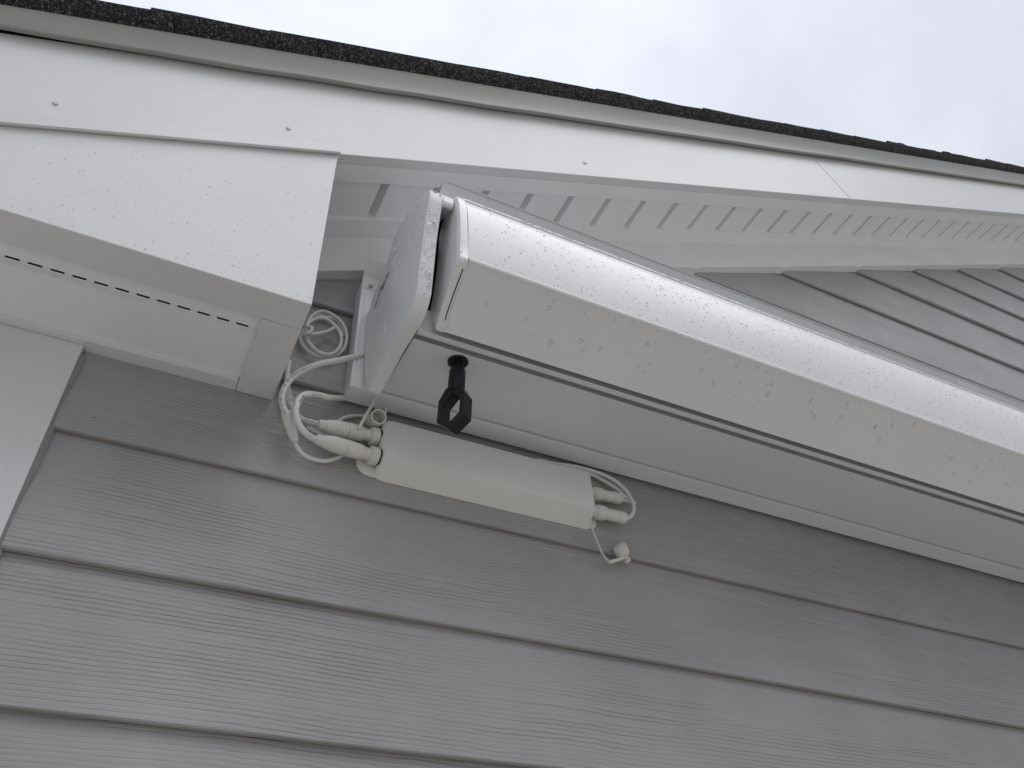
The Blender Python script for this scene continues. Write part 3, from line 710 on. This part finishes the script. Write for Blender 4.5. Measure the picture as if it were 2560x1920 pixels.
# rear lead: from behind the eave return into the upper plug
spr = smooth_path(PATHS['rear'], 6); g = G(); tube(g, spr, .0042, 14)
rc = tag(g.out('sensor_cable', CABLE, smooth=True), 'white lead coming from behind the eave return into the upper plug', 'cable', 'white cables at the left end of the control box')
rl = [Vector(p) for p in smooth_path(PATHS['relief'], 5)]
g = G(); tube(g, rl, [.0050 + .0014 * (i / (len(rl) - 1)) for i in range(len(rl))], 16); g.out('strain_relief', PLUG, rc, smooth=True)
for i in (3, 4, 5, 6):
    c = rl[i]; d_ = (rl[i + 1] - rl[i]).normalized(); g = G(); lathe2(g, c - d_ * .0011, c + d_ * .0011, [(0, .0056), (.5, .0062), (1, .0056)], 16); g.out('relief_ring', PLUG, rc)
a, b = P2('c2'); g = G(); lathe2(g, a, b, [(t_, r_ * 1.10) for t_, r_ in ACOLLAR], 28); ribs(g, a, b, .0141, 7); g.out('plug', PLUG, rc, auto=math.radians(32))
print_on(spr[36:], .0042, 'VW-1 300V 105°C', .0034, .004, rc, ang=.3)
# small stray leads
g = G(); tube(g, smooth_path(PATHS['under'], 6), .0034, 12)
uc = tag(g.out('thin_lead_under_plugs', CABLE, smooth=True), 'thin printed lead running between the two plugs against the siding', 'cable', 'white cables at the left end of the control box')
uc.name = 'thin_lead'
g = G(); tube(g, smooth_path(PATHS['behind'], 6), .0028, 12)
tag(g.out('bridge_lead', CABLE, smooth=True), 'slim pale lead arching behind the upper plug to the open dust cap', 'cable', 'white cables at the left end of the control box')
# coil
g = G(); cp = smooth_path(PATHS['coil'], 6); tube(g, cp, .0032, 12)
cl = tag(g.out('coiled_cable', CABLE, smooth=True), 'loosely coiled and knotted white antenna lead resting between eave return and awning bracket', 'cable')
g = G(); c = Vector(PATHS['coil'][4]); 
tube(g, smooth_path([c + Vector((-.004, -.001, .010)), c + Vector((.004, -.007, .006)), c + Vector((.006, -.008, -.002)), c + Vector((.000, -.006, -.009)), c + Vector((-.005, .0, -.008))], 4), .0033, 12)
g.out('knot', CABLE, cl, smooth=True)
e0, e1 = Vector(PATHS['coil'][0]), Vector(PATHS['coil'][1]); g = G(); dd = (e0 - e1).normalized(); lathe2(g, e0 - dd * .004, e0 + dd * .003, [(0, .0034), (.9, .0034), (1, .0026)], 14); g.out('sleeve', PLUG, cl)

# open dust cap and strap
ax = (R0 * .49 - R1 * -.0 + (-R1) * .34 - R2 * .80).normalized()
c1 = Vector(PATHS['cap1'][0]); c0 = c1 - ax * .030
u = ax.orthogonal().normalized(); w_ = ax.cross(u); prof = [(0, .0, .0105), (.001, .0, .0118), (.012, 0, .0120), (.0125, 0, .0127), (.030, 0, .0127), (.030, 0, .0108), (.006, 0, .0106)]
V = []; F = []; sg = 28
for (h, _, r) in prof:
    for k in range(sg):
        q = 2 * math.pi * k / sg; V.append(c0 + ax * h + (u * math.cos(q) + w_ * math.sin(q)) * r)
for i in range(len(prof) - 1):
    for k in range(sg): F.append((i * sg + k, i * sg + (k + 1) % sg, (i + 1) * sg + (k + 1) % sg, (i + 1) * sg + k))
F += [tuple(range(sg)), tuple(range(len(prof) * sg - 1, (len(prof) - 1) * sg - 1, -1))]
dc = tag(mk('dust_cap', V, F, PLUG, auto=math.radians(40)), 'open cup-shaped ivory dust cap hanging by its strap above the left plugs', 'cap')
g = G(); tube(g, smooth_path(PATHS['strap'], 6), .0026, 10); g.out('strap', PLUG, dc, smooth=True)
g = G(); tube(g, smooth_path(PATHS['stub'], 4), .0022, 10); g.out('strap', PLUG, dc, smooth=True)

# right-hand plugs and leads
RP = [(0, .0118), (.02, .0124), (.27, .0124), (.31, .0108), (.33, .0108), (.335, .0102), (.66, .0102), (.67, .0096), (.69, .0108), (.90, .0106), (.96, .0085), (1.0, .0048)]
a, b = P2('rb'); g = G(); lathe2(g, a, b, RP, 26); ribs(g, a, b, .0122, 7, .02, .26)
r1 = tag(g.out('plug_lead', PLUG, auto=math.radians(32)), 'lower plug at the right end of the control box, lead curving up', 'cable', 'plugged leads at the right end of the control box')
g = G(); tube(g, smooth_path(PATHS['rcab2'], 6), .0036, 12); g.out('lead', CABLE, r1, smooth=True)
a, b = P2('ra'); g = G(); lathe2(g, a, b, RP, 26); ribs(g, a, b, .0122, 7, .02, .26)
r2 = tag(g.out('plug_lead', PLUG, auto=math.radians(32)), 'upper plug at the right end of the control box with short tip', 'cable', 'plugged leads at the right end of the control box')
g = G(); tube(g, smooth_path(PATHS['rcab1'], 6), .0030, 12); g.out('lead', CABLE, r2, smooth=True)
g = G(); tube(g, smooth_path(PATHS['rcab3'], 6), .0034, 12)
tag(g.out('thin_lead', CABLE, smooth=True), 'inner lead running behind the top of the control box beside the larger loop', 'cable')

# capped stopper on a thin strap, lower right
a, b = P2('cap2'); d_ = (b - a).normalized(); a2 = a - d_ * .010
g = G(); lathe2(g, a2, a2 + d_ * .034, [(0, .0095), (.03, .0112), (.50, .0118), (.52, .0100), (.62, .0082), (.64, .0048), (.78, .0046), (.80, .0062), (.95, .0060), (1, .0046)], 26)
ribs(g, a2, a2 + d_ * .034, .0116, 12, .06, .46)
st_ = tag(g.out('stopper', PLUG, auto=math.radians(32)), 'round ivory stopper dangling on a thin strap below the right end of the control box', 'cap')
g = G(); c = a2 + d_ * .0335; lathe2(g, c, c + d_ * .002, [(0, .0022), (1, .0020)], 10); g.out('pin', DARK, st_)
sp2 = smooth_path(PATHS['strap2'], 6); g = G(); V = []; F = []
for i, p in enumerate(sp2):
    t = (sp2[min(i + 1, len(sp2) - 1)] - sp2[max(i - 1, 0)]).normalized(); yv = Vector((.35, .9, .1)); yv = (yv - t * yv.dot(t)).normalized(); nn = t.cross(yv)
    hw = .0030; th = .0009 + (.0012 if i > len(sp2) * .75 else 0)
    V += [p + yv * hw + nn * th, p - yv * hw + nn * th, p - yv * hw - nn * th, p + yv * hw - nn * th]
for i in range(len(sp2) - 1):
    for k in range(4): F.append((i * 4 + k, i * 4 + (k + 1) % 4, i * 4 + 4 + (k + 1) % 4, i * 4 + 4 + k))
F += [(0, 1, 2, 3), tuple(range(len(V) - 1, len(V) - 5, -1))]
g.add(V, F); g.out('strap', PLUG, st_)

# ================================================================== rain
def drop(g, c, n, r, el=1.0, h=.45, run=Vector((0, 0, -1))):
    n = Vector(n).normalized(); c = Vector(c); t = (run - n * run.dot(n))
    t = t.normalized() if t.length > 1e-3 else n.orthogonal().normalized(); b_ = n.cross(t); V = []; F = []; sg = 9
    j = [random.uniform(.9, 1.1) for _ in range(sg)]
    lv = [(1.0, 0.0), (.97, .35), (.78, .75), (.42, .96)]
    for (k, hh) in lv:
        for i in range(sg):
            q = 2 * math.pi * i / sg
            V.append(c + t * (math.cos(q) * r * k * el * j[i] + (.15 * r * el * hh)) + b_ * (math.sin(q) * r * k * j[i]) + n * (hh * r * h - r * .06))
    V.append(c + n * r * h)
    for l in range(3):
        for i in range(sg): F.append((l * sg + i, l * sg + (i + 1) % sg, (l + 1) * sg + (i + 1) % sg, (l + 1) * sg + i))
    for i in range(sg): F.append((3 * sg + i, 3 * sg + (i + 1) % sg, 4 * sg))
    F.append(tuple(range(sg - 1, -1, -1)))
    g.add(V, F)
def on_profile(prof, t):
    L = [0]
    for i in range(1, len(prof)): L.append(L[-1] + math.dist(prof[i], prof[i - 1]))
    s = t * L[-1]; i = max(k for k in range(len(L)) if L[k] <= s); i = min(i, len(prof) - 2)
    f = (s - L[i]) / (L[i + 1] - L[i]); y = prof[i][0] + (prof[i + 1][0] - prof[i][0]) * f; z = prof[i][1] + (prof[i + 1][1] - prof[i][1]) * f
    dy, dz = prof[i + 1][0] - prof[i][0], prof[i + 1][1] - prof[i][1]; l = math.hypot(dy, dz); n = (dz / l, -dy / l)
    if n[0] > 0: n = (-n[0], -n[1])
    return y, z, n
rnd = random.random
g = G()
for _ in range(5200):                       # bowed front of the front bar
    x = .318 + (2.7 - .318) * rnd() ** .8; t = rnd() ** .9
    y, z, n = on_profile(HF, min(.98, t)); r = .0005 + .0018 * rnd() ** 3.0
    if rnd() < .05: r *= 1.35
    if t > .55: r *= .85
    drop(g, (x, y, z), (0, n[0], n[1]), r, 1.0 + rnd() * (.5 if t < .6 else 1.2), .34)
for _ in range(520):                        # drip ridge beads
    x = .316 + 2.4 * rnd(); r = .0011 + .0016 * rnd() ** 2
    drop(g, (x, -.3192 + .001 * rnd(), .9325), (0, -.75, .66), r, 1.2 + 3.5 * rnd() ** 3, .6, Vector((1, 0, 0)))
for _ in range(520):                        # top bead of the bar
    x = .318 + 2.4 * rnd(); r = .0009 + .0012 * rnd() ** 2
    drop(g, (x, -.3055, 1.1036), (0, -.6, .8), r, 1.2 + 3 * rnd() ** 3, .6, Vector((1, 0, 0)))
for _ in range(200):                        # hanging under the ridge
    x = .33 + 2.2 * rnd(); t = rnd() ** 1.7 * .75
    y, z = -.3165 + (.3165 - .2292) * t, .9274 - (.9274 - .8700) * t
    big_ = rnd(); r = .0008 + .0016 * big_ ** 2 * (1 + .3 * t)
    drop(g, (x, y, z), (0, -.54, -.84), r, 1.9 - .7 * t + .6 * rnd(), .6, Vector((0, 1, -.2)))
for _ in range(260):                        # end cap of the front bar
    z = .925 + .17 * rnd(); 
    if rnd() < .45: drop(g, (.3010, -.314 + .045 * rnd() * (1 if z > .95 else .6), z), (-1, 0, 0), .0009 + .0015 * rnd() ** 2, 1.3 + rnd())
    else: drop(g, (.303 + .012 * rnd(), -.3185 + (max(0, z - 1.03) ** 2) * 2.2, z), (0, -1, .1), .0009 + .0014 * rnd() ** 2, 1.2 + rnd())
for _ in range(190):                        # side of the cassette end cap, thickest near its top edge
    t = rnd() ** 1.6; e = random.choice(range(1, 7)); p, q = o[e], o[e + 1]; f = rnd()
    y = p[1] + (q[1] - p[1]) * f; z = p[2] + (q[2] - p[2]) * f
    y -= .006 + .02 * t * rnd(); z -= .006 + .14 * t
    if y < -.297 + .0: y = -.290 + .02 * rnd()
    if y < -.262 and z < 1.0: continue
    drop(g, (capx(y), y, z), (-1, -.05, 0), .0006 + .0010 * rnd() ** 2, 1.1 + 1.2 * rnd(), .3)
for _ in range(90):                        # rims
    e = random.choice(range(0, 8)); p, q = o[e], o[e + 1]; f = rnd()
    drop(g, (p[0] + .002 + .019 * rnd(), p[1] + (q[1] - p[1]) * f, p[2] + (q[2] - p[2]) * f), (0, -.6, .8), .0011 + .0013 * rnd(), 1.1)
for _ in range(70):
    z = .88 + .20 * rnd(); y = -.2695 - (z - .8928) * .17
    drop(g, (.259 + .018 * rnd(), y - .001, z), (0, -1, .12), .0008 + .0014 * rnd() ** 2, 1.3 + rnd())
for _ in range(170):                        # front edge of the hood sheet
    drop(g, (.291 + 2.4 * rnd(), -.2824, 1.1728), (0, -.8, .3), .0008 + .0013 * rnd() ** 3, 1.2 + 3 * rnd() ** 2, .6, Vector((1, 0, 0)))
tag(g.out('rain_droplets', WATER, smooth=True), 'clear rain beads scattered over the awning front, ridge and end cap', 'droplets', kind='stuff')
g = G()
for _ in range(620):
    x = -.36 + .48 * rnd(); f = rnd() ** 1.6
    zt = min(zr(x, 1.0425) - .03, 1.16); 
    if zt < ZB + .02: continue
    z = ZB + .008 + (zt - ZB) * f * .95
    dens = (x + .36) / .48
    if rnd() > .35 + .65 * dens: continue
    drop(g, (x, -.2182, z), (0, -1, 0), .0004 + .0008 * rnd() ** 2.5, 1.2 + 1.0 * rnd(), .26)
tag(g.out('rain_droplets', WATER, smooth=True), 'fine rain beads on the smooth white face of the eave return', 'droplets', kind='stuff')

# specks of dirt stuck on the siding
for (x, z, a) in ((.1718, 1.0800, .0020), (.1607, .9060, .0018), (-.1011, .7385, .0014), (.282, .3985, .0013), (1.5193, .7348, .0014)):
    V = []; n2 = 7
    zi = max(v for v in LV if v <= z); yb = -TH * (1 - (z - zi) / .18) - .0004
    for k, h in ((1, 0), (.55, -.0006)):
        for i in range(n2):
            q = 2 * math.pi * i / n2; rr_ = a * k * (1 + .5 * math.sin(3 * q + x * 40)); V.append((x + rr_ * math.cos(q), yb + h, z + rr_ * .6 * math.sin(q)))
    F = [(i, (i + 1) % n2, n2 + (i + 1) % n2, n2 + i) for i in range(n2)] + [tuple(range(n2, 2 * n2))]
    mk('dirt_speck', V, F, DARK, wall)
